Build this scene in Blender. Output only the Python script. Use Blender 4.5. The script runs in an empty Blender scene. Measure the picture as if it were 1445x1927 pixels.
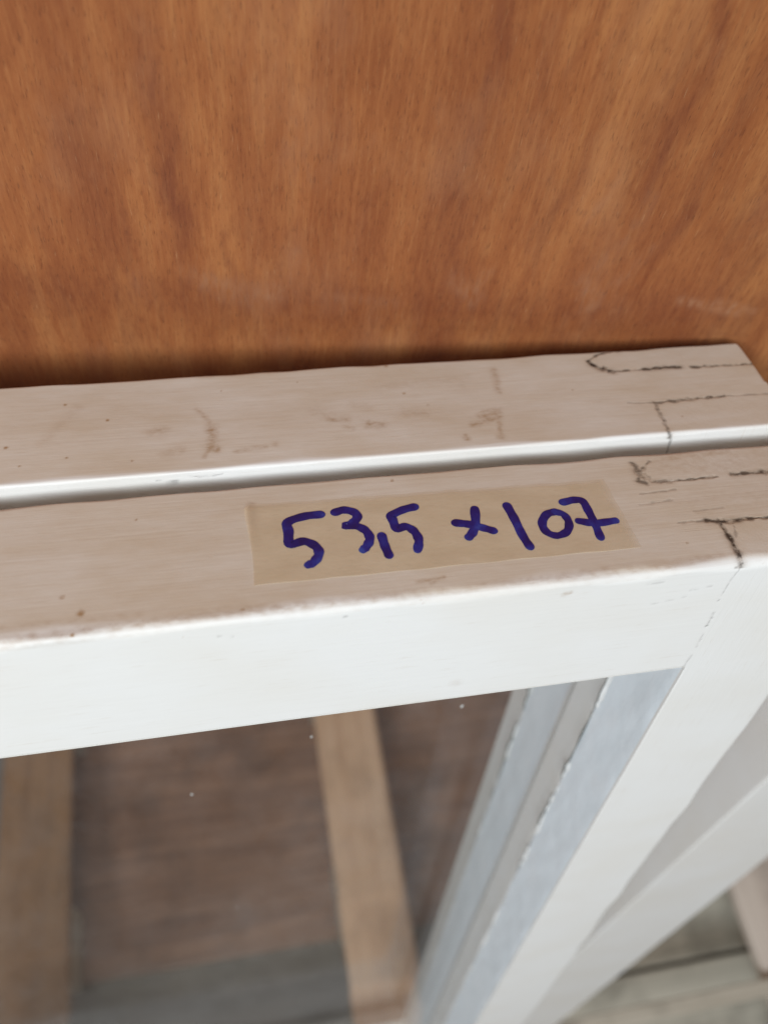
import bpy, math, random
import numpy as np
from mathutils import Matrix, Vector

# ------------------------------------------------------------------ camera, world, light
sc = bpy.context.scene
col = sc.collection
MM = 0.001
TOP = 1.054                      # height of the frames' top front edge above the pallet runners
LEAN = math.radians(10)          # both frames lean back against the plywood

cam_d = bpy.data.cameras.new('camera')
cam = bpy.data.objects.new('camera', cam_d)
col.objects.link(cam)
R = [[0.9799171756, -0.0896347848, 0.1781233682],
     [-0.1722811362, -0.8303604498, 0.5299252150],
     [0.1004068675, -0.5499701162, -0.8291268493]]
M = Matrix(((R[0][0], -R[0][1], -R[0][2], -0.14526),
            (R[1][0], -R[1][1], -R[1][2], -0.10190),
            (R[2][0], -R[2][1], -R[2][2], 0.20548 + TOP),
            (0, 0, 0, 1)))
cam.matrix_world = M
cam_d.sensor_width = 36
cam_d.lens = 29.97
cam_d.clip_start = 0.01
cam_d.clip_end = 100
cam_d.dof.use_dof = True
cam_d.dof.focus_distance = 0.262
cam_d.dof.aperture_fstop = 7.4
sc.camera = cam

world = bpy.data.worlds.new('World')
sc.world = world
world.use_nodes = True
bg = world.node_tree.nodes['Background']
bg.inputs['Color'].default_value = (0.60, 0.46, 0.36, 1)   # warm light of a timber-lined room
bg.inputs['Strength'].default_value = 0.32

# daylight through a wide open doorway behind the photographer
la = bpy.data.lights.new('doorway_daylight', 'AREA')
la.shape = 'RECTANGLE'; la.size = 1.9; la.size_y = 0.3
la.energy = 60
la.color = (0.85, 0.935, 1.0)
lo = bpy.data.objects.new('doorway_daylight', la)
col.objects.link(lo)
lo.location = (-0.95, -1.50, 2.16)
lo.rotation_euler = (Vector((0.0, 0.0, 1.0)) - lo.location).to_track_quat('-Z', 'Y').to_euler()

sc.view_settings.view_transform = 'Standard'
sc.view_settings.look = 'None'
sc.view_settings.exposure = 0.0
sc.view_settings.gamma = 1.0

rng = np.random.RandomState(7)
random.seed(7)


# ------------------------------------------------------------------ helpers
def noise3(p, scale, seed, n=10):
    """smooth pseudo noise in -1..1 at points p (N,3 in mm); scale = feature size per axis in mm"""
    r = np.random.RandomState(seed)
    out = np.zeros(len(p))
    sc_ = np.asarray(scale, float)
    for i in range(n):
        d = r.normal(size=3); d /= np.linalg.norm(d)
        k = d * 2 * math.pi / sc_ * r.uniform(0.6, 1.7)
        out += np.sin(p @ k + r.uniform(0, 6.28))
    return out / math.sqrt(n / 2.0) / 1.6


def link(name, me, mat=None, parent=None):
    o = bpy.data.objects.new(name, me)
    col.objects.link(o)
    if mat: me.materials.append(mat)
    if parent: o.parent = parent
    return o


def mesh_np(name, v, f, smooth=True):
    me = bpy.data.meshes.new(name)
    v = np.asarray(v, float)
    if isinstance(f, np.ndarray):
        me.vertices.add(len(v)); me.vertices.foreach_set('co', (v * MM).astype(np.float32).ravel())
        n, k = f.shape
        me.loops.add(n * k); me.loops.foreach_set('vertex_index', f.astype(np.int32).ravel())
        me.polygons.add(n)
        me.polygons.foreach_set('loop_start', np.arange(0, n * k, k, dtype=np.int32))
        me.update(calc_edges=True)
    else:
        me.from_pydata([tuple(x * MM) for x in v], [], f)
        me.update()
    me.polygons.foreach_set('use_smooth', [smooth] * len(me.polygons))
    return me


def attr(me, name, vals):
    a = me.attributes.new(name, 'FLOAT', 'POINT')
    a.data.foreach_set('value', np.asarray(vals, np.float32))


def tag(o, label=None, cat=None, group=None, kind=None):
    if label: o['label'] = label
    if cat: o['category'] = cat
    if group: o['group'] = group
    if kind: o['kind'] = kind
    return o


def empty(name, loc, rot=(0, 0, 0)):
    o = bpy.data.objects.new(name, None)
    o.empty_display_size = 0.05
    o.location = loc; o.rotation_euler = rot
    col.objects.link(o)
    return o


def seg_dist(p, a, b):
    a = np.asarray(a, float); b = np.asarray(b, float)
    d = b - a; L = d @ d
    t = np.clip(((p - a) @ d) / L, 0, 1) if L > 1e-9 else np.zeros(len(p))
    return np.linalg.norm(p - a - t[:, None] * d, axis=1)


def poly_dist(p, pts):
    if len(pts) == 1:
        return seg_dist(p, pts[0], pts[0])
    return np.min([seg_dist(p, pts[i], pts[i + 1]) for i in range(len(pts) - 1)], axis=0)


# ------------------------------------------------------------------ materials
def nm(name):
    m = bpy.data.materials.new(name); m.use_nodes = True
    nt = m.node_tree
    return m, nt, nt.nodes, nt.links, nt.nodes['Principled BSDF']


def N(nt, t, **kw):
    n = nt.nodes.new(t)
    for k, v in kw.items():
        if k in n.inputs: n.inputs[k].default_value = v
        else: setattr(n, k, v)
    return n


def ramp(nt, stops):
    r = nt.nodes.new('ShaderNodeValToRGB')
    e = r.color_ramp.elements
    while len(e) < len(stops): e.new(0.5)
    for i, (p, c) in enumerate(stops):
        e[i].position = p; e[i].color = (*c, 1) if len(c) == 3 else c
    return r


def coords(nt, scale, rot=(0, 0, 0), src='Object'):
    tc = nt.nodes.new('ShaderNodeTexCoord')
    mp = nt.nodes.new('ShaderNodeMapping')
    mp.inputs['Scale'].default_value = scale
    mp.inputs['Rotation'].default_value = rot
    nt.links.new(tc.outputs[src], mp.inputs['Vector'])
    return mp


def mix(nt, a, b, fac, mode='MIX'):
    m = nt.nodes.new('ShaderNodeMix'); m.data_type = 'RGBA'; m.blend_type = mode
    for s, v in ((6, a), (7, b), (0, fac)):
        if hasattr(v, 'is_output'): nt.links.new(v, m.inputs[s])
        elif isinstance(v, (int, float)): m.inputs[s].default_value = v
        else: m.inputs[s].default_value = (*v, 1)
    return m.outputs[2]


def mth(nt, op, a, b=None, c=None):
    m = nt.nodes.new('ShaderNodeMath'); m.operation = op
    for i, v in enumerate((a, b, c)):
        if v is None: continue
        if hasattr(v, 'is_output'): nt.links.new(v, m.inputs[i])
        else: m.inputs[i].default_value = v
    return m.outputs[0]


def noise(nt, vec, scale=1.0, detail=4, rough=0.55, dist=0.0):
    n = N(nt, 'ShaderNodeTexNoise', Scale=scale, Detail=detail, Roughness=rough, Distortion=dist)
    nt.links.new(vec.outputs[0] if hasattr(vec, 'outputs') else vec, n.inputs['Vector'])
    return n.outputs['Fac']


def maprange(nt, v, a, b, c=0.0, d=1.0):
    m = nt.nodes.new('ShaderNodeMapRange')
    nt.links.new(v, m.inputs['Value'])
    for k, x in (('From Min', a), ('From Max', b), ('To Min', c), ('To Max', d)): m.inputs[k].default_value = x
    return m.outputs['Result']


def paint_material(name, along, base=(0.82, 0.805, 0.775), marks=True, strength=1.0):
    m, nt, nodes, links, b = nm(name)
    lo_, hi_ = 55.0, 1150.0
    sx = [hi_, hi_, hi_]; sx['xyz'.index(along)] = lo_
    streak = noise(nt, coords(nt, sx), 1.0, 5, 0.6, 0.3)
    sx2 = [380, 380, 380]; sx2['xyz'.index(along)] = 9
    brush = noise(nt, coords(nt, sx2), 1.0, 3, 0.6, 0.2)
    lump = noise(nt, coords(nt, (160, 160, 160)), 1.0, 3, 0.5)
    fine = noise(nt, coords(nt, (2200, 2200, 2200)), 1.0, 2, 0.5)
    broad = noise(nt, coords(nt, (16, 24, 24)), 1.0, 3, 0.55)
    c = mix(nt, base, tuple(x * y for x, y in zip(base, (0.97, 0.955, 0.93))), maprange(nt, broad, 0.40, 0.70))
    # thin brush grooves that hold a little dirt
    gro = maprange(nt, streak, 0.57, 0.72)
    gro = mth(nt, 'MULTIPLY', gro, maprange(nt, lump, 0.42, 0.62))
    c = mix(nt, c, tuple(x * y for x, y in zip(base, (0.74, 0.64, 0.54))), mth(nt, 'MULTIPLY', gro, 0.30 * strength))
    h = mth(nt, 'ADD', mth(nt, 'MULTIPLY', streak, 0.34), mth(nt, 'MULTIPLY', brush, 0.30))
    h = mth(nt, 'ADD', h, mth(nt, 'MULTIPLY', lump, 0.10))
    h = mth(nt, 'ADD', h, mth(nt, 'MULTIPLY', fine, 0.05))
    h = mth(nt, 'SUBTRACT', h, mth(nt, 'MULTIPLY', gro, 0.18))
    if marks:
        du = N(nt, 'ShaderNodeAttribute', attribute_name='dust_and_shade').outputs['Fac']  # top-face mask: dim warm light mixed into the paint colour
        c = mix(nt, c, tuple(x * y for x, y in zip(base, (0.70, 0.60, 0.50))), mth(nt, 'MULTIPLY', mth(nt, 'MULTIPLY', gro, du), .45))
        c = mix(nt, c, (0.60, 0.50, 0.385), mth(nt, 'MULTIPLY', du, maprange(nt, noise(nt, coords(nt, (30, 90, 90)), 1.0, 6, 0.65), 0.30, 0.68, 0.55, 0.95)))
        st = N(nt, 'ShaderNodeAttribute', attribute_name='stain').outputs['Fac']
        ck = N(nt, 'ShaderNodeAttribute', attribute_name='crack').outputs['Fac']
        st2 = mth(nt, 'MULTIPLY', st, maprange(nt, noise(nt, coords(nt, (500, 900, 900)), 1.0, 3), 0.30, 0.62, 0.25, 1.0))
        c = mix(nt, c, (0.36, 0.215, 0.105), st2)
        ck2 = mth(nt, 'MULTIPLY', ck, maprange(nt, noise(nt, coords(nt, (330, 420, 420)), 1.0, 4, 0.62), 0.34, 0.54, 0.15, 1.0))
        c = mix(nt, c, (0.035, 0.024, 0.018), ck2)
        h = mth(nt, 'SUBTRACT', h, mth(nt, 'MULTIPLY', ck, 0.4))
    links.new(c, b.inputs['Base Color'])
    b.inputs['Roughness'].default_value = 0.48
    b.inputs['Specular IOR Level'].default_value = 0.35
    bp = N(nt, 'ShaderNodeBump', Strength=0.6, Distance=0.00034)
    links.new(h, bp.inputs['Height']); links.new(bp.outputs['Normal'], b.inputs['Normal'])
    return m


paint_x = paint_material('white_paint_brushed_across', 'x')
paint_z = paint_material('white_paint_brushed_upright', 'z', marks=True)
paint_plain = paint_material('white_paint_plain', 'z', marks=False, strength=0.6)


def plywood_material():
    m, nt, nodes, links, b = nm('varnished_plywood')
    warp = noise(nt, coords(nt, (14, 1, 5)), 1.0, 3)
    tc = nodes.new('ShaderNodeTexCoord')
    sep = nodes.new('ShaderNodeSeparateXYZ'); links.new(tc.outputs['Object'], sep.inputs[0])
    comb = nodes.new('ShaderNodeCombineXYZ')
    links.new(mth(nt, 'ADD', sep.outputs[0], mth(nt, 'MULTIPLY', warp, 0.012)), comb.inputs[0])
    links.new(sep.outputs[1], comb.inputs[1]); links.new(sep.outputs[2], comb.inputs[2])

    def vec(s):
        mp = nodes.new('ShaderNodeMapping'); mp.inputs['Scale'].default_value = s
        links.new(comb.outputs[0], mp.inputs['Vector']); return mp
    broad = noise(nt, vec((26, 1, 5)), 1.0, 4, 0.55, 0.4)
    mid = noise(nt, vec((170, 1, 16)), 1.0, 5, 0.62, 0.2)
    fib = noise(nt, vec((800, 1, 60)), 1.0, 4, 0.62)
    blot = noise(nt, coords(nt, (70, 1, 26)), 1.0, 6, 0.66)
    mott = noise(nt, coords(nt, (420, 1, 130)), 1.0, 4, 0.65)
    pore = noise(nt, vec((1700, 1, 260)), 1.0, 2, 0.5)
    fleck = noise(nt, vec((1300, 1, 95)), 1.7, 2, 0.5)
    c = ramp(nt, [(0.36, (0.205, 0.056, 0.019)), (0.49, (0.325, 0.112, 0.037)), (0.63, (0.49, 0.210, 0.072))])
    links.new(mth(nt, 'ADD', mth(nt, 'ADD', mth(nt, 'MULTIPLY', broad, 0.46), mth(nt, 'MULTIPLY', mid, 0.25)), mth(nt, 'ADD', mth(nt, 'MULTIPLY', blot, 0.21), mth(nt, 'MULTIPLY', fib, 0.08))), c.inputs[0])
    col_ = c.outputs[0]
    col_ = mix(nt, col_, (0.17, 0.048, 0.022), mth(nt, 'MULTIPLY', maprange(nt, mid, 0.50, 0.72), 0.36))
    col_ = mix(nt, col_, (0.48, 0.23, 0.085), mth(nt, 'MULTIPLY', maprange(nt, fib, 0.50, 0.76), 0.20))
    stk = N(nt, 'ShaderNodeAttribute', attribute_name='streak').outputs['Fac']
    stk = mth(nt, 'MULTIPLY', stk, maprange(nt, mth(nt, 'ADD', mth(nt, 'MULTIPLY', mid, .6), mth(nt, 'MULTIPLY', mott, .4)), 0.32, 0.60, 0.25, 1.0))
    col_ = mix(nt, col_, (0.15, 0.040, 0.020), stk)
    col_ = mix(nt, col_, (0.15, 0.038, 0.014), mth(nt, 'MULTIPLY', maprange(nt, mott, 0.50, 0.78), 0.42))
    col_ = mix(nt, col_, (0.09, 0.028, 0.014), mth(nt, 'MULTIPLY', maprange(nt, pore, 0.58, 0.72), 0.42))
    col_ = mix(nt, col_, (0.66, 0.42, 0.22), mth(nt, 'MULTIPLY', maprange(nt, fleck, 0.66, 0.76), 0.22))
    pale = maprange(nt, noise(nt, coords(nt, (30, 1, 13)), 1.0, 5, 0.62), 0.52, 0.72)
    col_ = mix(nt, col_, (0.45, 0.235, 0.125), mth(nt, 'MULTIPLY', pale, 0.24))
    scf = N(nt, 'ShaderNodeAttribute', attribute_name='scuff').outputs['Fac']
    scf = mth(nt, 'MULTIPLY', scf, maprange(nt, noise(nt, coords(nt, (420, 1, 130)), 1.0, 4), 0.36, 0.66))
    col_ = mix(nt, col_, (0.46, 0.25, 0.14), mth(nt, 'MULTIPLY', scf, 0.62))
    links.new(col_, b.inputs['Base Color'])
    b.inputs['Roughness'].default_value = 0.5
    b.inputs['Specular IOR Level'].default_value = 0.3
    bp = N(nt, 'ShaderNodeBump', Strength=0.35, Distance=0.0003)
    links.new(mth(nt, 'SUBTRACT', fib, mth(nt, 'MULTIPLY', maprange(nt, pore, 0.6, 0.7), 0.5)), bp.inputs['Height'])
    links.new(bp.outputs['Normal'], b.inputs['Normal'])
    return m


def timber_material(name, dark, lightc, along, rough=0.8):
    m, nt, nodes, links, b = nm(name)
    s1 = [70, 70, 70]; s1['xyz'.index(along)] = 3
    s2 = [420, 420, 420]; s2['xyz'.index(along)] = 9
    a = noise(nt, coords(nt, s1), 1.0, 4, 0.6, 0.6)
    f = noise(nt, coords(nt, s2), 1.0, 3, 0.6)
    blot = noise(nt, coords(nt, (9, 9, 9)), 1.0, 4, 0.6)
    r = ramp(nt, [(0.28, dark), (0.70, lightc)])
    links.new(mth(nt, 'ADD', mth(nt, 'MULTIPLY', a, 0.55), mth(nt, 'MULTIPLY', f, 0.45)), r.inputs[0])
    c = mix(nt, r.outputs[0], tuple(x * 0.40 for x in dark), mth(nt, 'MULTIPLY', maprange(nt, blot, 0.48, 0.72), 0.6))
    links.new(c, b.inputs['Base Color'])
    b.inputs['Roughness'].default_value = rough
    bp = N(nt, 'ShaderNodeBump', Strength=0.4, Distance=0.001)
    links.new(f, bp.inputs['Height']); links.new(bp.outputs['Normal'], b.inputs['Normal'])
    return m


plywood_m = plywood_material()
runner_m = timber_material('brown_softwood', (0.60, 0.335, 0.19), (0.87, 0.58, 0.37), 'y')
runner_dark_m = timber_material('stained_softwood', (0.20, 0.09, 0.032), (0.36, 0.185, 0.072), 'y')
runner_pale_m = timber_material('pale_pink_softwood', (0.60, 0.50, 0.42), (0.80, 0.71, 0.62), 'y')
deck_grey_m = timber_material('weathered_grey_board', (0.36, 0.335, 0.27), (0.64, 0.60, 0.50), 'x')
deck_brown_m = timber_material('dusty_brown_board', (0.15, 0.062, 0.034), (0.45, 0.245, 0.145), 'x')
deck_dark_m = timber_material('dark_brown_board', (0.11, 0.085, 0.06), (0.24, 0.19, 0.145), 'x')  # darker brown than the other deck boards
batten_m = timber_material('pale_batten_wood', (0.42, 0.37, 0.29), (0.66, 0.60, 0.50), 'x')

floor_m, nt, nodes, links, b = nm('dusty_concrete')
c = ramp(nt, [(0.3, (0.12, 0.105, 0.09)), (0.7, (0.24, 0.215, 0.185))])
links.new(noise(nt, coords(nt, (7, 7, 7)), 1.0, 8, 0.65), c.inputs[0])
links.new(c.outputs[0], b.inputs['Base Color']); b.inputs['Roughness'].default_value = 0.9

glass_m = bpy.data.materials.new('window_glass'); glass_m.use_nodes = True
nt = glass_m.node_tree; nt.nodes.clear()
out = nt.nodes.new('ShaderNodeOutputMaterial')
tr = N(nt, 'ShaderNodeBsdfTransparent', Color=(0.985, 0.99, 0.99, 1))
gl = N(nt, 'ShaderNodeBsdfGlossy', Roughness=0.03)
df = N(nt, 'ShaderNodeBsdfDiffuse', Color=(0.75, 0.72, 0.70, 1))
lw = N(nt, 'ShaderNodeLayerWeight', Blend=0.5)
frs = mth(nt, 'MULTIPLY_ADD', mth(nt, 'POWER', lw.outputs['Facing'], 5.0), 0.42, 0.012)
m1 = nt.nodes.new('ShaderNodeMixShader'); m2 = nt.nodes.new('ShaderNodeMixShader')
dust_and_shade = mth(nt, 'MULTIPLY', maprange(nt, noise(nt, coords(nt, (9, 9, 6)), 1.0, 3, 0.6), 0.35, 0.65, 0.3, 1.0), maprange(nt, noise(nt, coords(nt, (60, 60, 34)), 1.0, 6, 0.7), 0.30, 0.75, 0.004, 0.042))
nt.links.new(dust_and_shade, m1.inputs[0]); nt.links.new(tr.outputs[0], m1.inputs[1]); nt.links.new(df.outputs[0], m1.inputs[2])
nt.links.new(frs, m2.inputs[0]); nt.links.new(m1.outputs[0], m2.inputs[1]); nt.links.new(gl.outputs[0], m2.inputs[2])
nt.links.new(m2.outputs[0], out.inputs['Surface'])

putty_m, nt, nodes, links, b = nm('glazing_putty')
c = ramp(nt, [(0.35, (0.66, 0.66, 0.64)), (0.65, (0.80, 0.79, 0.77))])
links.new(noise(nt, coords(nt, (120, 120, 60)), 1.0, 5), c.inputs[0]); links.new(c.outputs[0], b.inputs['Base Color'])
b.inputs['Roughness'].default_value = 0.6
bp = N(nt, 'ShaderNodeBump', Strength=0.5, Distance=0.0008)
links.new(noise(nt, coords(nt, (160, 160, 70)), 1.0, 4), bp.inputs['Height']); links.new(bp.outputs['Normal'], b.inputs['Normal'])

skylit_white_m, nt, nodes, links, b = nm('skylit_white')  # white with bluish sky light put into the colour
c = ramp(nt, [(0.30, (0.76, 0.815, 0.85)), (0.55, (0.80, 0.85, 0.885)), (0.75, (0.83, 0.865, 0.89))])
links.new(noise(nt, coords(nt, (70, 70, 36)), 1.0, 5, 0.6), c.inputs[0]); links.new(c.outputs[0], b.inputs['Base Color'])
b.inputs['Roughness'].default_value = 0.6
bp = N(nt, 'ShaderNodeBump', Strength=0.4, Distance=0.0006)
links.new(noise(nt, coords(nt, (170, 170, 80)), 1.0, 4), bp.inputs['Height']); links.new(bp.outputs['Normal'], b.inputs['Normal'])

seal_m, nt, nodes, links, b = nm('dark_seal_gap')
b.inputs['Base Color'].default_value = (0.06, 0.065, 0.055, 1); b.inputs['Roughness'].default_value = 0.8

tape_m, nt, nodes, links, b = nm('masking_tape')
c = ramp(nt, [(0.3, (0.72, 0.575, 0.375)), (0.7, (0.81, 0.67, 0.475))])
links.new(noise(nt, coords(nt, (60, 140, 60)), 1.0, 5, 0.6), c.inputs[0])
fb = maprange(nt, noise(nt, coords(nt, (260, 1900, 300)), 1.0, 3), 0.58, 0.75)
cc = mix(nt, c.outputs[0], (0.58, 0.42, 0.27), mth(nt, 'MULTIPLY', fb, 0.45))
ed = N(nt, 'ShaderNodeAttribute', attribute_name='edge').outputs['Fac']
cc = mix(nt, cc, (0.80, 0.68, 0.54), ed)
links.new(cc, b.inputs['Base Color'])
b.inputs['Roughness'].default_value = 0.42
bp = N(nt, 'ShaderNodeBump', Strength=0.35, Distance=0.0002)
links.new(noise(nt, coords(nt, (300, 900, 300)), 1.0, 4), bp.inputs['Height']); links.new(bp.outputs['Normal'], b.inputs['Normal'])

tm_ = N(nt, 'ShaderNodeMixShader')
links.new(mth(nt, 'MULTIPLY', N(nt, 'ShaderNodeAttribute', attribute_name='fade').outputs['Fac'], 0.54), tm_.inputs[0])
to_ = nodes['Material Output']
tt_ = N(nt, 'ShaderNodeBsdfTransparent')
links.new(tt_.outputs[0], tm_.inputs[1]); links.new(b.outputs[0], tm_.inputs[2]); links.new(tm_.outputs[0], to_.inputs['Surface'])

ink_m, nt, nodes, links, b = nm('blue_marker_ink')
wet = N(nt, 'ShaderNodeAttribute', attribute_name='wet').outputs['Fac']
v_ = mth(nt, 'ADD', noise(nt, coords(nt, (130, 130, 130)), 1.0, 4, 0.6), mth(nt, 'MULTIPLY', wet, 0.22))
c = ramp(nt, [(0.34, (0.010, 0.004, 0.085)), (0.52, (0.014, 0.009, 0.16)), (0.66, (0.020, 0.028, 0.25)), (0.82, (0.05, 0.10, 0.40))])
links.new(v_, c.inputs[0]); links.new(c.outputs[0], b.inputs['Base Color'])
b.inputs['Roughness'].default_value = 0.38

speck_m, nt, nodes, links, b = nm('paint_speck')
b.inputs['Base Color'].default_value = (0.45, 0.43, 0.40, 1)

# ------------------------------------------------------------------ marks on the paint (mm in frame space: x right, y back, z up from the top)
# (points, half width mm, strength)
CR_TOP = [
 # rear frame
 ([(6.0,107.6),(4.6,106.4),(2.6,105.2)], .75, 1.0), ([(2.6,105.0),(-5.2,103.3),(-10.2,100.0)], .34, .9),
 ([(-10.4,99.8),(-10.0,96.8)], .5, .95), ([(-10.0,97.4),(-8.2,95.4),(-6.8,94.3)], .8, 1.0), ([(-5.6,95.0),(-4.2,93.6),(-2.8,92.8)], .72, 1.0),
 ([(-5.0,92.7),(6.7,93.1),(19.5,93.1)], .42, .75), ([(9.0,93.0),(18.0,93.3),(24,93.1)], .6, .9),
 ([(27.9,92.6),(36,92.5),(44.0,92.2)], .5, .85), ([(45,92.2),(53.3,91.9)], .42, .8),
 ([(-4.8,75.0),(5.3,74.2)], .30, .35), ([(5.3,74.2),(14.2,74.5),(23.8,75.0)], .55, .72), ([(23.8,75.0),(32.5,75.0)], .5, .85),
 ([(32.5,75.0),(53.0,74.5)], .32, .35),
 ([(5.3,74.2),(4.5,66.2),(4.0,59.3),(4.2,57.4)], .5, .62),
 # front frame
 ([(-15.1,45.1),(-14.2,40.5),(-16.6,37.1),(-14.2,36.1)], .62, .70), ([(-9.3,45.4),(-13.7,41.7)], .5, .6),
 ([(-14.6,44.0),(-15.6,41.0),(-13.6,38.0)], .75, .62), ([(-13.0,40.0),(-12.6,36.6)], .5, .5),
 ([(-12.3,36.3),(-6.1,35.8)], .6, .6), ([(-6.1,35.8),(1.3,35.7),(10.9,36.0)], .36, .75), ([(15.8,36.4),(29.1,36.1),(47.5,36.2)], .62, .85),
 ([(-11.2,18.3),(-1.6,18.0)], .30, .5), ([(-1.6,18.0),(2.4,17.0),(8.7,16.9)], .62, .9), ([(8.7,16.9),(14.2,17.1),(18.6,16.8)], .45, .9),
 ([(18.6,16.8),(30,17.2),(47.5,17.0)], .36, .7),
 ([(2.2,17.7),(2.1,11.8)], .5, .8), ([(2.1,11.8),(1.9,5.4),(1.8,1.8),(1.9,.6)], .68, .95), ([(5.7,14.6),(4.4,10.4)], .35, .35),
 ([(-20,27),(-9,27.8)], .3, .3), ([(-18,31.5),(-6,32.0)], .28, .3), ([(-4,22.3),(6,22.6)], .25, .25),
]
CR_FRONT = [   # x,z on the front face of the front frame
 ([(1.8,-.4),(.6,-6),(.1,-15)], .26, .30), ([(1.0,-24),(1.5,-30)], .34, .32), ([(1.9,-36),(2.1,-43)], .28, .28), ([(2.1,-48),(1.6,-55)], .30, .32),
 ([(1.4,-31.0)], .5, .85), ([(2.2,-39.1)], .38, .6), ([(1.5,-27.3)], .40, .6), ([(.2,-17.6)], .35, .45), ([(.1,-1.8)], .5, .6),
 ([(-12,-10.5),(-5,-9.5)], .25, .20), ([(-24,-15.5),(-12,-13.5)], .22, .16), ([(-30,-5.2),(-22,-4.6)], .22, .2), ([(-151,-6.5),(-147,-7.0)], .22, .35),
 ([(-118,-3.6),(-116,-4.2)], .22, .35),
]
CR_BACKFRONT = [([(4.2,-.2),(2.9,1.0),(5.1,-3.4),(5.4,-8.4)], .42, .62), ([(-156,-2.0),(-150,-2.6),(-146,-2.0)], .22, .45), ([(-166,-2.6),(-159,-3.4)], .22, .4)]
ST_TOP = [
 ([(-152.7,87.2),(-149.8,82.8),(-148.2,78)], 0.94, .32), ([(-148.2,78),(-148.2,73.5),(-148.8,68.2)], 1.76, .52), ([(-149.1,67.4),(-147.4,67.0)], 1.49, .75), ([(-149.1,67.2),(-151.2,63.8)], 0.81, .45),
 ([(-167.5,77.2),(-163.0,77.8)], 1.76, .33), ([(-162.5,67.0),(-158,67.6)], 2.20, .22), ([(-141.3,65.1),(-132,66.6)], 1.08, .35), ([(-129,67.2)], 1.22, .4),
 ([(-114,82),(-106.0,77.5)], 2.64, .18), ([(-109.9,77.2),(-104.0,76.5)], 1.35, .4), ([(-97.5,73.6),(-93.5,72.6)], 2.03, .42), ([(-97.2,75),(-96.8,72)], 0.94, .5),
 ([(-105,73.0),(-103,72)], 1.08, .3), ([(-100,84),(-96,82)], 2.20, .12),
 ([(-47.4,98),(-48.3,91),(-49,86)], 1.35, .40), ([(-62.7,69.3),(-57.6,71.0),(-52.5,72.3)], 1.35, .55), ([(-59.2,73.3),(-51.9,75.2)], 1.22, .5), ([(-58,75.4),(-51.2,76.6)], 1.08, .35),
 ([(-53.2,74.2),(-53.6,68.3),(-54.8,62.5)], 0.94, .5), ([(-54.8,62.7)], 1.49, .6), ([(-66.7,62.8)], 1.22, .75), ([(-66.4,64.6)], 0.81, .5), ([(-84,78),(-78,77)], 2.42, .20),
 ([(-62,90)], 4.40, .10), ([(-90,92),(-60,95)], 2.64, .10), ([(-150,104.6),(-120,105.6)], 1.62, .28), ([(-92,105.5),(-70,106)], 1.35, .30), ([(-200,76),(-190,92)], 1.89, .12),
 # worn front edge of the front frame's top
 ([(-205,1.4),(-150,2.6),(-120,2.2)], 1.76, .30), ([(-120,2.0),(-60,2.2),(-20,2.0)], 1.76, .22), ([(-205,5.5),(-170,5.2)], 1.08, .18),
 ([(-96,6.2),(-88,6.8),(-92,5.2)], 0.61, .4), ([(-60,3.2),(-40,3.6)], 1.08, .2), ([(-18,3),(-4,4)], 1.62, .22),
 ([(-6,44),(10,40),(30,44)], 5.50, .16), ([(-2,26),(30,27)], 6.60, .10), ([(-4,46.0),(20,46.6)], 1.62, .3),
]
DOTS = [(-180.8,84.6,.55),(-194.4,93.8,.5),(-210.7,74.7,.6),(-192.5,68.1,.42),(-85.6,104.0,.7),(-82.4,88.3,.5),(-75.5,81.3,.4),(-206,66,.4),(-144,96,.35),(-118,98,.3),(-173,64.5,.4),
        (-190.4,13.7,.6),(-185.5,7.7,.95),(-144.0,3.1,.65),(-187.2,1.0,.6),(-94.8,46.4,.45),(-49.7,49.3,.5),(-171.6,39.5,.35),(-30,20,.3),(-12,10,.35),(20,10,.3),(12,66,.35),(-22,84,.3)]
DOTS_FRONT = [(-53.0,-5.0,1.0),(-51.6,-4.6,.7),(-95.5,-.6,.5),(-95,-2.0,.4),(-80,-46,2.0),(-160,-4.5,.3)]


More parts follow.
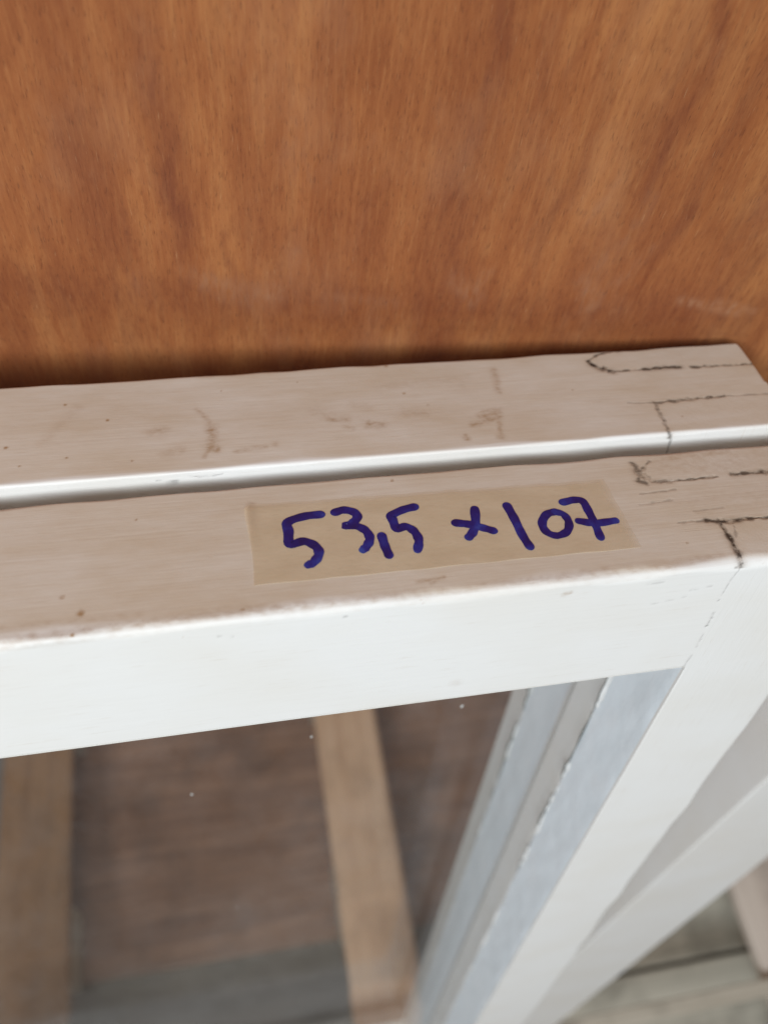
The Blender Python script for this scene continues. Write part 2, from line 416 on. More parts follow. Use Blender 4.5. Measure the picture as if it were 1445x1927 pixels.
def cross_marks(p):
    """crack / stain values for points p on the frames, mm"""
    crack = np.zeros(len(p)); stain = np.zeros(len(p))
    jit = np.stack([noise3(p, (5, 5, 5), 51), noise3(p, (5, 5, 5), 52)], 1) * 0.09
    brk = np.clip(0.5 + 0.5 * noise3(p, (4, 4, 4), 53), 0, 1)
    top = np.where(p[:, 2] > -2.6)[0]
    if len(top):
        q = p[top][:, :2] + jit[top]
        for pts, w, s in CR_TOP:
            d = poly_dist(q, pts)
            ww = 1.5 * w * (0.32 + 0.95 * brk[top])
            crack[top] = np.maximum(crack[top], s * np.clip(1.5 - d / ww, 0, 1))
            if w > .55: crack[top] = np.maximum(crack[top], .30 * s * np.exp(-(d / (1.5 * w + .3)) ** 2))
            if w > .3:
                stain[top] = np.maximum(stain[top], .38 * s * np.exp(-(d / (w * 2.6)) ** 2))
        q = p[top][:, :2] + jit[top] * 2.0
        for pts, w, s in ST_TOP:
            d = poly_dist(q, pts)
            stain[top] = np.maximum(stain[top], 1.5 * s * np.exp(-(d / w) ** 2) * (0.55 + 0.6 * brk[top]))
        q = p[top][:, :2] + jit[top] * 0.4
        for x, y, r in DOTS:
            d = np.hypot(q[:, 0] - x, q[:, 1] - y)
            stain[top] = np.maximum(stain[top], 1.1 * np.clip(1.5 - d / r, 0, 1))
    fr_ = np.where(p[:, 1] < 3.0)[0]
    if len(fr_):
        q = p[fr_][:, [0, 2]] + jit[fr_] * .6
        for pts, w, s in CR_FRONT:
            crack[fr_] = np.maximum(crack[fr_], s * np.clip(1.4 - poly_dist(q, pts) / w, 0, 1))
        for x, z, r in DOTS_FRONT:
            d = np.hypot(q[:, 0] - x, q[:, 1] - z)
            stain[fr_] = np.maximum(stain[fr_], (.14 if r > 1.5 else .55) * np.clip(1.5 - d / r, 0, 1))
    bf = np.where((p[:, 1] > 56.5) & (p[:, 1] < 60) & (p[:, 2] < 0.5))[0]
    if len(bf):
        q = p[bf][:, [0, 2]] + jit[bf]
        for pts, w, s in CR_BACKFRONT:
            crack[bf] = np.maximum(crack[bf], s * np.clip(1.4 - poly_dist(q, pts) / w, 0, 1))
    return np.clip(crack, 0, 1), np.clip(stain, 0, 1)


def spaced(a, b, step, fine=None):
    n = max(1, int(math.ceil((b - a) / step - 1e-6)))
    return np.linspace(a, b, n + 1)


def grid_bar(axis, along, us, vs):
    """closed box bar. axis 0: runs along x with section (y,z); axis 2: runs along z with section (x,y).
    us, vs: sample positions of the section's two coordinates (first = low side)"""
    ring = [(u, vs[0]) for u in us] + [(us[-1], v) for v in vs[1:]] + [(u, vs[-1]) for u in us[::-1][1:]] + [(us[0], v) for v in vs[::-1][1:-1]]
    ring = np.array(ring); n = len(ring); m = len(along)
    A = np.repeat(along, n); U = np.tile(ring[:, 0], m); V = np.tile(ring[:, 1], m)
    p = np.stack([A, U, V], 1) if axis == 0 else np.stack([U, V, A], 1)
    i = np.arange(m - 1)[:, None] * n; j = np.arange(n)[None, :]; k = (j + 1) % n
    f = np.stack([i + j, i + n + j, i + n + k, i + k], 2).reshape(-1, 4)
    if axis == 2: f = f[:, ::-1]
    f = f[:, ::-1]
    # end caps as strips between the opposite sides of the ring (nu x nv grid corners are enough)
    caps = []
    for base, flip in ((0, False), ((m - 1) * n, True)):
        idx = {}
        nu, nv = len(us), len(vs)
        # pair bottom and top rows
        bot = [base + q for q in range(nu)]
        topr = [base + nu - 1 + nv - 1 + (nu - 1 - q) for q in range(nu)]
        for q in range(nu - 1):
            fc = [bot[q], bot[q + 1], topr[q + 1], topr[q]]
            caps.append(fc if flip else fc[::-1])
    caps = np.array(caps)
    if axis == 2: caps = caps[:, ::-1]
    caps = caps if axis == 0 else caps[:, ::-1] if False else caps
    return p, np.concatenate([f, caps])


class Frame:
    """a painted casement: x0..x1 wide, y0..y0+48 deep, top at z = 0, 1070 tall"""
    def __init__(s, x0, x1, y0, r_front, r_back, seed, depth=48.0):
        s.x0, s.x1, s.y0, s.y1 = x0, x1, y0, y0 + depth
        s.rf, s.rb, s.seed = r_front, r_back, seed
        s.xi = x1 - 46.0           # inner edge of the right stile
        s.xl = x0 + 46.0
        s.ty0, s.ty1 = y0 + 17.0, y0 + 35.8

    def soften(s, p):
        """round the outer edges and let the hand-sanded surfaces wander a little"""
        p0 = p.copy()
        w = noise3(p0, (34, 40, 60), s.seed + 3)
        rr = np.where(p0[:, 1] < s.y0 + 24, s.rf, s.rb) * (1 + 0.38 * w)
        lo = np.stack([s.x0 + rr, s.y0 + rr, np.full(len(p), -1070) + rr], 1)
        hi = np.stack([s.x1 - rr, s.y1 - rr, -rr], 1)
        q = np.clip(p0, lo, hi)
        d = p0 - q
        L = np.linalg.norm(d, axis=1)
        k = L > 1e-6
        p[k] = q[k] + d[k] / L[k][:, None] * rr[k][:, None]
        # crisp but not razor-sharp inner arris: lower front edge of the top rail
        ri = 0.9
        nb = (p0[:, 0] < s.xi - .2) & (p0[:, 1] < s.y0 + ri) & (p0[:, 2] < -54.9 + ri) & (p0[:, 2] > -55.3)
        for sel, a, c0, sg in ((nb, 2, -55.0, 1),):
            qa = np.maximum(p0[sel][:, 1], s.y0 + ri); qb = np.maximum(p0[sel][:, a], c0 + ri)
            dy = p0[sel][:, 1] - qa; dz = p0[sel][:, a] - qb
            l = np.hypot(dy, dz); l[l < 1e-6] = 1e9
            g = np.where(l < 1e8, ri / l, 0)
            pp = p[sel]; pp[:, 1] = np.where(l < 1e8, qa + dy * g, pp[:, 1]); pp[:, a] = np.where(l < 1e8, qb + dz * g, pp[:, a]); p[sel] = pp
        # inner arris of the right stile, fading in below the rail
        f = np.clip((-55.5 - p0[:, 2]) / 3.0, 0, 1)
        sel = (np.abs(p0[:, 0] - s.xi) < ri) & (p0[:, 1] < s.y0 + ri) & (f > 0)
        if sel.any():
            ri = .45
            qx = np.maximum(p0[sel][:, 0], s.xi + ri); qy = np.maximum(p0[sel][:, 1], s.y0 + ri)
            dx = p0[sel][:, 0] - qx; dy = p0[sel][:, 1] - qy
            l = np.hypot(dx, dy); ok = l > 1e-6
            g = np.where(ok, ri / np.where(ok, l, 1), 1)
            pp = p[sel]; ff = f[sel] * ok
            pp[:, 0] += (qx + dx * g - p0[sel][:, 0]) * ff
            pp[:, 1] += (qy + dy * g - p0[sel][:, 1]) * ff
            p[sel] = pp
        n1 = noise3(p0, (110, 60, 90), s.seed + 1) * 0.10
        n2 = noise3(p0, (24, 16, 24), s.seed + 2) * 0.008
        edge = np.clip(2.0 * np.sort(np.abs(d), 1)[:, 1] / rr, 0, 1)
        n3 = noise3(p0, (22, 12, 22), s.seed + 5) * 0.07 * edge
        nrm = np.where(k[:, None], d / np.maximum(L, 1e-6)[:, None], 0)
        return p + nrm * (n1 + n2 + n3)[:, None]

    def make(s, name, bars, mat, parent, marks=True):
        V = []; F = []; off = 0
        for p, f in bars:
            V.append(p); F.append(f + off); off += len(p)
        p = np.concatenate(V); f = np.concatenate(F)
        ck, st = cross_marks(p) if marks else (None, None)
        q = s.soften(p.copy())
        if marks:
            # cracks are cut into the paint
            nrm_top = (p[:, 2] > -2.0)
            q[:, 2] -= np.where(nrm_top, ck * 0.12, 0)
            q[:, 1] += np.where((~nrm_top) & (p[:, 1] < s.y0 + .5), ck * 0.2, 0)
        q[:, 2] += 1070.0
        me = mesh_np(name, q, f)
        me.set_sharp_from_angle(angle=math.radians(38))
        if marks:
            attr(me, 'crack', ck); attr(me, 'stain', st)
            # beige tint paints dimmer warm light into the top faces, fading over the arris
            wv = noise3(p * np.array([1, 0, 0]), (45, 9, 9), 61) * .9 + noise3(p * np.array([1, 0, 0]), (11, 9, 9), 62) * .22
            du = np.clip((p[:, 1] - s.y0 - (.7 if s.rf < 2 else 1.2) - wv * (.5 if s.rf < 2 else 1)) / (1.6 if s.rf < 2 else 3.6), 0, 1)
            du = du * du * (3 - 2 * du) * (p[:, 2] > -.6)
            attr(me, 'dust_and_shade', du)
        o = link(name, me, mat, parent)
        return o


def build_frame(root, x0, x1, y0, rf, rb, seed, full_front):
    F = Frame(x0, x1, y0, rf, rb, seed, 49.3 if full_front else 48.0)
    hi = 0.5
    e = np.array([0, .35, .7, 1.05, 1.4, 1.8, 2.2, 2.6, 3.2])
    ytop = np.unique(np.concatenate([F.y0 + e, spaced(F.y0 + 3.2, F.y1 - 3.2, .42), F.y1 - e]).round(4))
    zfull = np.unique(np.concatenate([-e, spaced(-55, -3.2, .8 if full_front else 2.5), -55 + np.array([0, .3, .6, .9, 1.3])]).round(4))
    xvis = -245.0
    xs = np.unique(np.concatenate([spaced(F.xl, xvis, 8), spaced(xvis, F.xi, hi)]).round(4))
    # top rail: body between the stiles, with a through tenon into the right and the left stile
    rail = [grid_bar(0, xs, ytop, zfull)]
    yt = spaced(F.ty0, F.ty1, .42); zt = np.unique(np.concatenate([[-55.0, -20, -6], -e]).round(4))
    xt = np.unique(np.concatenate([spaced(F.xi, F.x1 - 3.2, .5), F.x1 - e]).round(4))
    rail.append(grid_bar(0, xt, yt, zt))
    rail.append(grid_bar(0, np.array([F.x0, F.xl]), yt, zt))
    F.make('top_rail', rail, paint_x, root)
    # right stile: shaft below the rail plus two cheeks that clasp the tenon
    zs = np.unique(np.concatenate([spaced(-1070, -560, 12), spaced(-560, -55, 2.0)]).round(4))
    xr = np.unique(np.concatenate([F.xi + np.array([0, .3, .6, .9, 1.3]), spaced(F.xi + 1.3, F.x1 - 3.2, 2.0), F.x1 - e]).round(4))
    yr = np.unique(np.concatenate([F.y0 + e, F.y0 + np.array([.9, 1.3]), spaced(F.y0 + 3.2, F.y1 - 3.2, 2.0), F.y1 - e]).round(4))
    st = [grid_bar(2, zs, xr, yr)]
    yf = np.unique(np.concatenate([F.y0 + e, spaced(F.y0 + 3.2, F.ty0, .42)]).round(4))
    yb = np.unique(np.concatenate([spaced(F.ty1, F.y1 - 3.2, .42), F.y1 - e]).round(4))
    st.append(grid_bar(0, xt, yf, zfull)); st.append(grid_bar(0, xt, yb, zfull))
    F.make('stile', st, paint_z, root)
    # left stile and bottom rail, outside the picture
    xl = np.unique(np.concatenate([F.x0 + e, spaced(F.x0 + 3.2, F.xl, 6)]).round(4))
    ys = np.unique(np.concatenate([F.y0 + e, spaced(F.y0 + 3.2, F.y1 - 3.2, 6), F.y1 - e]).round(4))
    zl = np.unique(np.concatenate([spaced(-1070, -3.2, 12), -e]).round(4))
    F.make('stile', [grid_bar(2, zl, xl, ys)], paint_z, root)
    zb = np.unique(np.concatenate([-1070 + e, spaced(-1066.8, -1000, 8)]).round(4))
    F.make('bottom_rail', [grid_bar(0, spaced(F.xl, F.xi, 8), ys, zb)], paint_x, root)
    # glass, held 32 mm behind the front face
    gy = F.y0 + 31.0
    v = []
    for y in (gy, gy + 3.0):
        v += [(F.xl - .02, y, 69.9), (F.xi + .02, y, 69.9), (F.xi + .02, y, 1015.1), (F.xl - .02, y, 1015.1)]
    fc = [(0, 1, 2, 3), (7, 6, 5, 4), (0, 4, 5, 1), (1, 5, 6, 2), (2, 6, 7, 3), (3, 7, 4, 0)]
    g = link('glass_pane', mesh_np('glass_pane', v, fc, False), glass_m, root)
    # strip added over the stile's inner face, bluish sky light painted into its colour
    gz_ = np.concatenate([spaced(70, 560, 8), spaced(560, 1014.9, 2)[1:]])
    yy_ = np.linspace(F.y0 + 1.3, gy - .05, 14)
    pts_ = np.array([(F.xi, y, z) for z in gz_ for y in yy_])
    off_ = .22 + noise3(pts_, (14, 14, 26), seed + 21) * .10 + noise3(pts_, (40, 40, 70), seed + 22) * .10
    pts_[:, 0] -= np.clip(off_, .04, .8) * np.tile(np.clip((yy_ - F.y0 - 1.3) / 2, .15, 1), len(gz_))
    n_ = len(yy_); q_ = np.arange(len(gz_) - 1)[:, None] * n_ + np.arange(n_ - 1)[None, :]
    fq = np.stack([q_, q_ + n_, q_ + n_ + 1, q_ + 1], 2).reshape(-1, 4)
    link('skylit_strip', mesh_np('skylit_strip', pts_, fq), skylit_white_m, root)
    # ragged line of putty and paint where the pane meets the stile, with an open dark gap beside it
    r = np.random.RandomState(seed + 40)
    zz = np.arange(72, 1015, 1.5)
    walk = np.cumsum(r.normal(size=len(zz)) * .35); walk -= np.convolve(walk, np.ones(60) / 60, 'same')
    zp = np.stack([zz, zz, zz], 1)
    w = np.clip(.5 + walk * .45 + .4 * noise3(zp, (18, 18, 18), seed + 9) + .5 * noise3(zp, (70, 70, 70), seed + 10), .12, 1.1)
    dgap = np.clip(.8 + .8 * noise3(zp, (40, 40, 40), seed + 11), 0, 1.4) * np.clip((zz - 560) / 300, .15, 1)
    V = []; Fc = []
    for i, z in enumerate(zz):
        lift = 1.2 + w[i] * .9
        V += [(F.xi - .02, gy - lift - 1.0, z), (F.xi - .35 * w[i], gy - lift * .55, z), (F.xi - .8 * w[i], gy - .55, z), (F.xi - w[i], gy - .1, z)]
        if i:
            a = (i - 1) * 4; b_ = i * 4
            for k in range(3): Fc.append((a + k, a + k + 1, b_ + k + 1, b_ + k))
    link('putty_bead', mesh_np('putty_bead', V, Fc), putty_m, root)
    V = []; Fc = []
    for i, z in enumerate(zz):
        V += [(F.xi - w[i] * .8, gy - .06, z), (F.xi - w[i] - dgap[i], gy - .06, z)]
        if i: Fc.append((2 * i - 2, 2 * i - 1, 2 * i + 1, 2 * i))
    link('seal_gap', mesh_np('seal_gap', V, Fc), seal_m, root)
    return F, g, gy


# ------------------------------------------------------------------ the setting: floor
s = 6000.0
fl = link('floor', mesh_np('floor', [(-s, -s, -124), (s, -s, -124), (s, s, -124), (-s, s, -124)], [(0, 1, 2, 3)], False), floor_m)
fl['kind'] = 'structure'

# ------------------------------------------------------------------ plywood sheet
x0p, x1p, z0p, z1p = -760.0, 700.0, 760.0, 1700.0
gx = np.unique(np.concatenate([spaced(x0p, -260, 25), spaced(-260, 100, 1.6), spaced(100, x1p, 25)]))
gz = np.unique(np.concatenate([spaced(z0p, 1000, 20), spaced(1000, 1180, 1.6), spaced(1180, z1p, 20)]))
GX, GZ = np.meshgrid(gx, gz)
nx, nz = len(gx), len(gz)
P = np.stack([GX.ravel(), np.zeros(nx * nz), GZ.ravel()], 1)
P[:, 1] = noise3(P, (220, 1, 260), 31) * .35 - 0.0
idx = np.arange(nx * nz).reshape(nz, nx)
fA = np.stack([idx[:-1, :-1], idx[:-1, 1:], idx[1:, 1:], idx[1:, :-1]], 2).reshape(-1, 4)
nb = nx * nz
back = np.array([(x0p, 12, z0p), (x1p, 12, z0p), (x1p, 12, z1p), (x0p, 12, z1p)], float)
PV = np.concatenate([P, back])
corner = [idx[0, 0], idx[0, -1], idx[-1, -1], idx[-1, 0]]
extra = np.array([(nb + 1, nb, nb + 3, nb + 2), (corner[0], nb, nb + 1, corner[1]), (corner[1], nb + 1, nb + 2, corner[2]),
                  (corner[2], nb + 2, nb + 3, corner[3]), (corner[3], nb + 3, nb, corner[0])])
ply_me = mesh_np('plywood_panel', PV, np.concatenate([fA, extra]))
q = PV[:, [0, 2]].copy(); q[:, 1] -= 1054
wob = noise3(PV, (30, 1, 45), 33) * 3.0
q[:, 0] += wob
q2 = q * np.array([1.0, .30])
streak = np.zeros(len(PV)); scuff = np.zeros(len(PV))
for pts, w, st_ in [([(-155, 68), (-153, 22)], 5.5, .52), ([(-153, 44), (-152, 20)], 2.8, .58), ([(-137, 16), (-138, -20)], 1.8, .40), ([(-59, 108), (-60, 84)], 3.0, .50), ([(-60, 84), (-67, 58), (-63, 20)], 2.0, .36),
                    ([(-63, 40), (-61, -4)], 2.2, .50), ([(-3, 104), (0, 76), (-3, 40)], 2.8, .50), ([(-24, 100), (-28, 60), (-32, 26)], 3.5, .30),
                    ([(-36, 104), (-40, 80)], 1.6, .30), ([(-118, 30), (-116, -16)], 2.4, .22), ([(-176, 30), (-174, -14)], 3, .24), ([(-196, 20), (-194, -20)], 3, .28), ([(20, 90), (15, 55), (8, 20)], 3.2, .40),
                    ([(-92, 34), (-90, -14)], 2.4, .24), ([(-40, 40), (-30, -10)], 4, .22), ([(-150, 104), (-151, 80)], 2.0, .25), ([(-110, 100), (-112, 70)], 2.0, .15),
                    ([(-230, -8), (-130, -10), (60, -12)], 4, .45), ([(-180, 40), (-172, -20)], 10, .34), ([(-125, 20), (-120, -20)], 9, .30), ([(-66, 34), (-62, -20)], 13, .36), ([(-5, 56), (-12, -20)], 12, .34), ([(44, 60), (40, -20)], 12, .40), ([(-215, 20), (-214, -20)], 9, .30), ([(-92, 8), (-90, -20)], 8, .25)]:  # this row: broad wood tones, with shade towards the frames painted in
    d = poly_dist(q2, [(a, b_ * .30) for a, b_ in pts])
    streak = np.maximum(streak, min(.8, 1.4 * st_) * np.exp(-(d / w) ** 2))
for pts, w, st_ in [([(-146, -2), (-128, -9), (-120, -6)], 4.0, .55), ([(-152, 2), (-140, -9)], 2.5, .4), ([(-62, 2), (-50, -6)], 3.2, .50), ([(-48, 6), (-52, -9)], 1.6, .5),
                    ([(-10, 2), (-4, -8)], 3.0, .5), ([(6, 20), (-2, 2)], 1.6, .30), ([(26, -4), (52, -10)], 1.6, .75), ([(40, -4), (60, -9)], 1.2, .7), ([(-100, -8), (-80, -10)], 2.0, .30),
                    ([(-14, 46), (-20, 30)], 1.6, .3), ([(-120, 58), (-110, 40)], 3.5, .22), ([(-118, 12), (-116, -8)], 2.0, .30), ([(-170, 0), (-168, -12)], 2.0, .2), ([(0, 40), (-8, 10)], 2, .25)]:
    d = poly_dist(q, pts)
    scuff = np.maximum(scuff, st_ * np.exp(-(d / (w * 1.25)) ** 2))
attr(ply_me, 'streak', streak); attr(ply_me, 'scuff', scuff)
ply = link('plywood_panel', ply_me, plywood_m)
ply.location = (-0.216, 0.1167 + 0.0, 0)
ply.rotation_euler = (0, 0, math.radians(-6.0))
ply.location = (0, 0.1394 - 0.216 * math.tan(math.radians(6.0)), 0)
tag(ply, 'reddish brown plywood sheet standing behind the two white frames', 'plywood sheet')

# ------------------------------------------------------------------ the two window frames
base = (0.0, -0.1858, TOP - 1.070 * math.cos(LEAN))
f1 = empty('glazed_casement', base, (-LEAN, 0, 0))
F1, g1, gy1 = build_frame(f1, -487.0, 48.3, 0.0, 2.6, 1.4, 11, True)
tag(f1, 'front white painted casement with glass and the written tape on its top edge', 'window', 'white glazed casements leaning on the plywood')
f2 = empty('glazed_casement', base, (-LEAN, 0, 0))
F2, g2, gy2 = build_frame(f2, -482.0, 53.3, 57.6, 0.9, 1.6, 23, False)
tag(f2, 'rear white painted casement, next to the plywood, with brown smudges on its top edge', 'window', 'white glazed casements leaning on the plywood')

# specks of paint on the front pane
for (x, z, r) in [(-60, -117, 1.3), (-121, -125, .9), (-171, -160, 1.0), (-160, -300, .7)]:
    V = [(x, gy1 - .5, z + 1070)]; Fc = []
    for k in range(10):
        a = k * math.pi / 5; rr = r * random.uniform(.7, 1.15)
        V.append((x + rr * math.cos(a) * .7, gy1 - .05, z + 1070 + rr * math.sin(a) * 1.2))
    for k in range(10): Fc.append((0, 1 + k, 1 + (k + 1) % 10))
    link('paint_speck', mesh_np('paint_speck', V, Fc), speck_m, g1)

# ------------------------------------------------------------------ masking tape with the handwritten size
tp = empty('masking_tape', (0, 0, 0), (-LEAN, 0, 0))
tp.location = (-0.084, math.cos(LEAN) * .026, TOP - math.sin(LEAN) * .026)
tx0, ty0 = -84.0, 26.0
nu, nv = 170, 56
V = []; edge = []; fade = []
for j in range(nv + 1):
    for i in range(nu + 1):
        u, v = i / nu, j / nv
        xl = -140.4 + 0.5 * math.sin(v * 5) + (1.5 if v > .93 else 0) * (v - .93) / .07
        xr = -27.6 + 0.9 * (1 - v) + .10 * math.sin(v * 17)
        x = xl + (xr - xl) * u
        yb = 10.9 - .8 * u + .10 * math.sin(u * 40); yt = 41.2 - 2.2 * u + .15 * math.sin(u * 27) + .12 * math.sin(u * 71)
        y = yb + (yt - yb) * v
        V.append((x - tx0, y - ty0, 0)); 
        de = min((x - xl) * 1.0, (y - yb) * 1.0)
        de2 = min(xr - x, yt - y)
        fade.append(min(1, max(0, min(xr - x, (yt - y) * 1.6) / 3.0)) * (.82 if xr - x < 9 else 1)); edge.append((.45 if x - xl < y - yb else .30) * max(0, 1 - de / .6) * (.35 + .65 * abs(math.sin(x * .31 + y * .9))))
V = np.array(V)
pw = V + np.array([tx0, ty0, 0])
V[:, 2] = .11 + noise3(pw, (22, 12, 1), 71) * .05 + noise3(pw, (110, 60, 90), 12) * .10
lift = np.exp(-((pw[:, 0] + 140.5) / 2.2) ** 2) * np.clip((pw[:, 1] - 20) / 20, 0, 1)
V[:, 2] += lift * .9
idx = np.arange((nu + 1) * (nv + 1)).reshape(nv + 1, nu + 1)
fA = np.stack([idx[:-1, :-1], idx[:-1, 1:], idx[1:, 1:], idx[1:, :-1]], 2).reshape(-1, 4)
rim = np.concatenate([idx[0, :], idx[1:, -1], idx[-1, ::-1][1:], idx[::-1, 0][1:-1]])
low = V[rim].copy(); low[:, 2] -= .2
nb = len(V); m = len(rim)
side = np.array([(rim[k], nb + k, nb + (k + 1) % m, rim[(k + 1) % m]) for k in range(m)])
me = mesh_np('tape_strip', np.concatenate([V, low]), np.concatenate([fA, side]))
attr(me, 'edge', edge + [.1] * m); attr(me, 'fade', [.25 + .75 * q_ for q_ in fade] + [.3] * m)
me.set_sharp_from_angle(angle=math.radians(35))
link('tape_strip', me, tape_m, tp)
tag(tp, 'beige masking tape marked 53,5 x 107 in blue ink, stuck on the front frame', 'tape')

GLY = [
 ('digit', [[(-118.9,34.8),(-123.8,34.6),(-128.7,32.9),(-128.9,29.2),(-129.0,24.4),(-125.0,25.0),(-122.0,22.8),(-121.3,19.9),(-123.0,17.0),(-124.7,16.1)]], 1.55),
 ('digit', [[(-114.4,35.1),(-111.7,35.7),(-108.9,34.4),(-108.2,32.3),(-110.0,30.2),(-112.3,29.3),(-109.3,29.0),(-106.7,26.7),(-106.0,23.5),(-107.3,20.9),(-108.6,19.6)]], 1.5),
 ('comma', [[(-102.4,24.1),(-102.2,20.2),(-101.7,16.5)]], 1.45),
 ('digit', [[(-90.5,34.3),(-94.2,33.5),(-98.1,31.6),(-98.0,29.9),(-97.4,26.3),(-94.7,26.8),(-92.6,24.6),(-92.0,21.1),(-93.1,17.6)]], 1.5),
 ('multiplication_sign', [[(-79.5,26.4),(-75.7,25.3),(-71.8,23.4),(-69.1,21.9)], [(-72.4,31.1),(-73.5,26.2),(-75.2,22.4),(-77.1,20.3)]], 1.5),
 ('digit', [[(-62.1,31.4),(-61.5,26.5),(-61.0,19.4),(-60.1,14.4)]], 1.5),
 ('digit', [[(-48.0,27.2),(-51.0,26.4),(-53.5,23.1),(-53.3,19.6),(-50.7,17.7),(-47.2,18.8),(-45.3,22.1),(-45.7,25.7),(-48.0,27.2)]], 1.4),
 ('digit', [[(-44.2,30.8),(-40.4,31.4),(-37.9,30.5),(-37.5,26.5),(-37.4,20.5),(-37.7,15.3)], [(-41.8,22.5),(-37.2,21.1),(-30.6,21.4)]], 1.45),
]


def smooth_path(pts, n=7):
    p = [np.array(a, float) for a in pts]
    p = [2 * p[0] - p[1]] + p + [2 * p[-1] - p[-2]]
    outp = []
    for i in range(1, len(p) - 2):
        for k in range(n):
            t = k / n
            outp.append(.5 * (2 * p[i] + (p[i + 1] - p[i - 1]) * t + (2 * p[i - 1] - 5 * p[i] + 4 * p[i + 1] - p[i + 2]) * t * t + (3 * p[i] - p[i - 1] - 3 * p[i + 1] + p[i + 2]) * t ** 3))
    outp.append(p[-2])
    return np.array(outp)


layer = 0
for name, strokes, w in GLY:
    V = []; Fc = []; wet = []
    for si, st_ in enumerate(strokes):
        c_ = smooth_path(st_)
        t = np.gradient(c_, axis=0); t /= np.maximum(np.linalg.norm(t, axis=1), 1e-6)[:, None]
        nrm = np.stack([-t[:, 1], t[:, 0]], 1)
        # round the two ends of the stroke
        head = [(c_[0] - t[0] * w * math.sin(a), math.cos(a)) for a in (1.45, 1.1, .75, .4)]
        tail = [(c_[-1] + t[-1] * w * .9 * math.sin(a), math.cos(a)) for a in (.4, .75, 1.1, 1.45)]
        C_ = [(h[0], nrm[0], h[1]) for h in head] + [(c_[i], nrm[i], 1) for i in range(len(c_))] + [(h[0], nrm[-1], h[1]) for h in tail]
        for i, (pt, nn, k) in enumerate(C_):
            fr_i = i / (len(C_) - 1)
            ww = w * k * (1 + 0.05 * math.sin(i * .33 + si * 2 + len(V)) + 0.02 * math.sin(i * .9 + si) - .10 * fr_i + random.uniform(-.012, .012))
            o_ = len(V)
            for sgn in (-1, -.5, 0, .5, 1):
                pp = pt + nn * sgn * ww
                P3 = np.array([[pp[0], pp[1], 0.0]])
                zz_ = .11 + noise3(P3, (22, 12, 1), 71)[0] * .05 + noise3(P3, (110, 60, 90), 12)[0] * .10 + .07 + .015 * si
                V.append((pp[0] - tx0, pp[1] - ty0, zz_)); wet.append(max(0, (fr_i - .72) / .28) + .5 * max(0, 1 - fr_i / .12))
            if i:
                for k2 in range(4): Fc.append((o_ - 5 + k2, o_ - 4 + k2, o_ + k2 + 1, o_ + k2)[::-1])
    me = mesh_np(name, V, Fc); attr(me, 'wet', wet)
    link(name, me, ink_m, tp)


# ------------------------------------------------------------------ timber underneath and beside
def box_bevel(lo, hi, b):
    """bevelled box as vertices and faces (mm)"""
    (x0, y0, z0), (x1, y1, z1) = lo, hi
    V = []; F = []
    prof = [(y0 + b, z0), (y1 - b, z0), (y1, z0 + b), (y1, z1 - b), (y1 - b, z1), (y0 + b, z1), (y0, z1 - b), (y0, z0 + b)]
    for x, k in ((x0, b), (x0 + b, 0), (x1 - b, 0), (x1, b)):
        for y, z in prof:
            V.append((x, min(max(y, y0 + k), y1 - k), min(max(z, z0 + k), z1 - k)))
    for i in range(3):
        for j in range(8):
            a = i * 8 + j; b2 = i * 8 + (j + 1) % 8
            F.append((a, b2, b2 + 8, a + 8)[::-1])
    F.append(tuple(range(8))); F.append(tuple(range(24, 32))[::-1])
    return V, F


def board(name, lo, hi, mat, parent=None, b=1.5, loc=None):
    c_ = [(a + d) / 2 for a, d in zip(lo, hi)]
    V, F_ = box_bevel([a - q_ for a, q_ in zip(lo, c_)], [a - q_ for a, q_ in zip(hi, c_)], b)
    o = link(name, mesh_np(name, V, F_, False), mat, parent)
    o.location = [q_ * MM for q_ in c_]
    return o


pal = empty('wooden_pallet', (0, 0, -0.123))
tag(pal, 'old wooden pallet under the frames with brown runners over grey boards', 'pallet')


def pboard(name, lo, hi, mat, b=2.0):
    o = board(name, lo, hi, mat, pal, b)
    o.location.z += .123
    return o


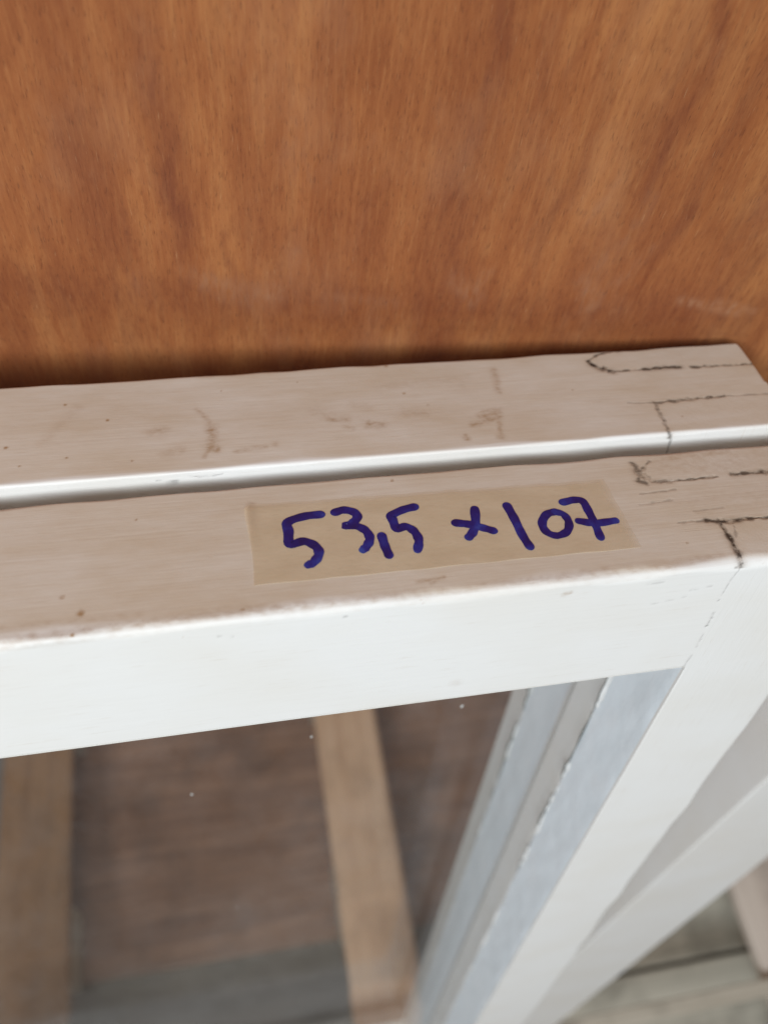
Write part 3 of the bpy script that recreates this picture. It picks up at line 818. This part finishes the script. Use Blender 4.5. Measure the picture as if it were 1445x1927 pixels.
pboard('runner', (-492, -300, -22), (-398, 470, -.5), runner_dark_m, 3)
pboard('runner', (-46, -300, -22), (48, 470, -.5), runner_m, 6)
pboard('runner', (515, -300, -22), (610, 470, -.5), runner_pale_m, 3)
for x in (-445, 1, 562):
    for y in (-250, 90, 420):
        pboard('block', (x - 46, y - 50, -100), (x + 46, y + 50, -22.2), deck_grey_m)
# weathered deck: the boards meet in a butt joint under the frames
yy = -300
for k, (wd, gap, x_j) in enumerate([(118, 5, 200), (112, 5, 200), (150, 2, 300), (400, 0, 430)]):
    pboard('deck_board', (x_j + 1, yy, -122), (640 + 3 * (k % 2), yy + wd, -100.2 - (k % 3) * .4), deck_grey_m)
    yy += wd + gap
for y0_, wd, mt, xj_ in ((-300, 118, deck_grey_m, 200), (-177, 112, deck_grey_m, 200), (-60, 108, deck_dark_m, 300), (48.6, 443.4, deck_brown_m, 430)):
    pboard('deck_board', (-520, y0_, -122), (xj_, y0_ + wd, -100.2), mt)

bt = board('wooden_batten', (185, -124, 0.2), (780, -104, 14), batten_m)
bt.location.z = 7 * MM + .0002
tag(bt, 'thin pale wooden batten lying across the pallet at the lower right', 'batten')

# white painted plank beside the frames, leaning over to the left
th = math.radians(8.1)
ca, sa = math.cos(th), math.sin(th)
W, T, L = 90.0, 47.0, 1020.0
al = np.unique(np.concatenate([spaced(0, L, 20)]))
e = np.array([0, .5, 1.0, 1.6, 2.4])
us = np.unique(np.concatenate([e, spaced(2.4, W - 2.4, 12), W - e])); vs = np.unique(np.concatenate([e, spaced(2.4, T - 2.4, 12), T - e]))
p, f = grid_bar(2, al, us, vs)
rr = 1.2
q = np.clip(p, (rr, rr, rr), (W - rr, T - rr, L - rr)); d = p - q; l = np.linalg.norm(d, axis=1); k = l > 1e-6
p[k] = q[k] + d[k] / l[k][:, None] * rr
p += d * (noise3(p, (60, 60, 120), 91) * .12)[:, None]
# tilt in the plane of the frames; lower left corner close to the front frame's foot
X = p[:, 0] * ca + p[:, 2] * sa; Z = -p[:, 0] * sa + p[:, 2] * ca
pl = np.stack([X + 72.0, p[:, 1] + 58.5, Z + 14.0], 1)
plank = link('painted_plank', mesh_np('painted_plank', pl, f), paint_plain)
plank.location = base; plank.rotation_euler = (-LEAN, 0, 0)
tag(plank, 'plain white painted plank leaning beside the right side of the frames', 'plank')
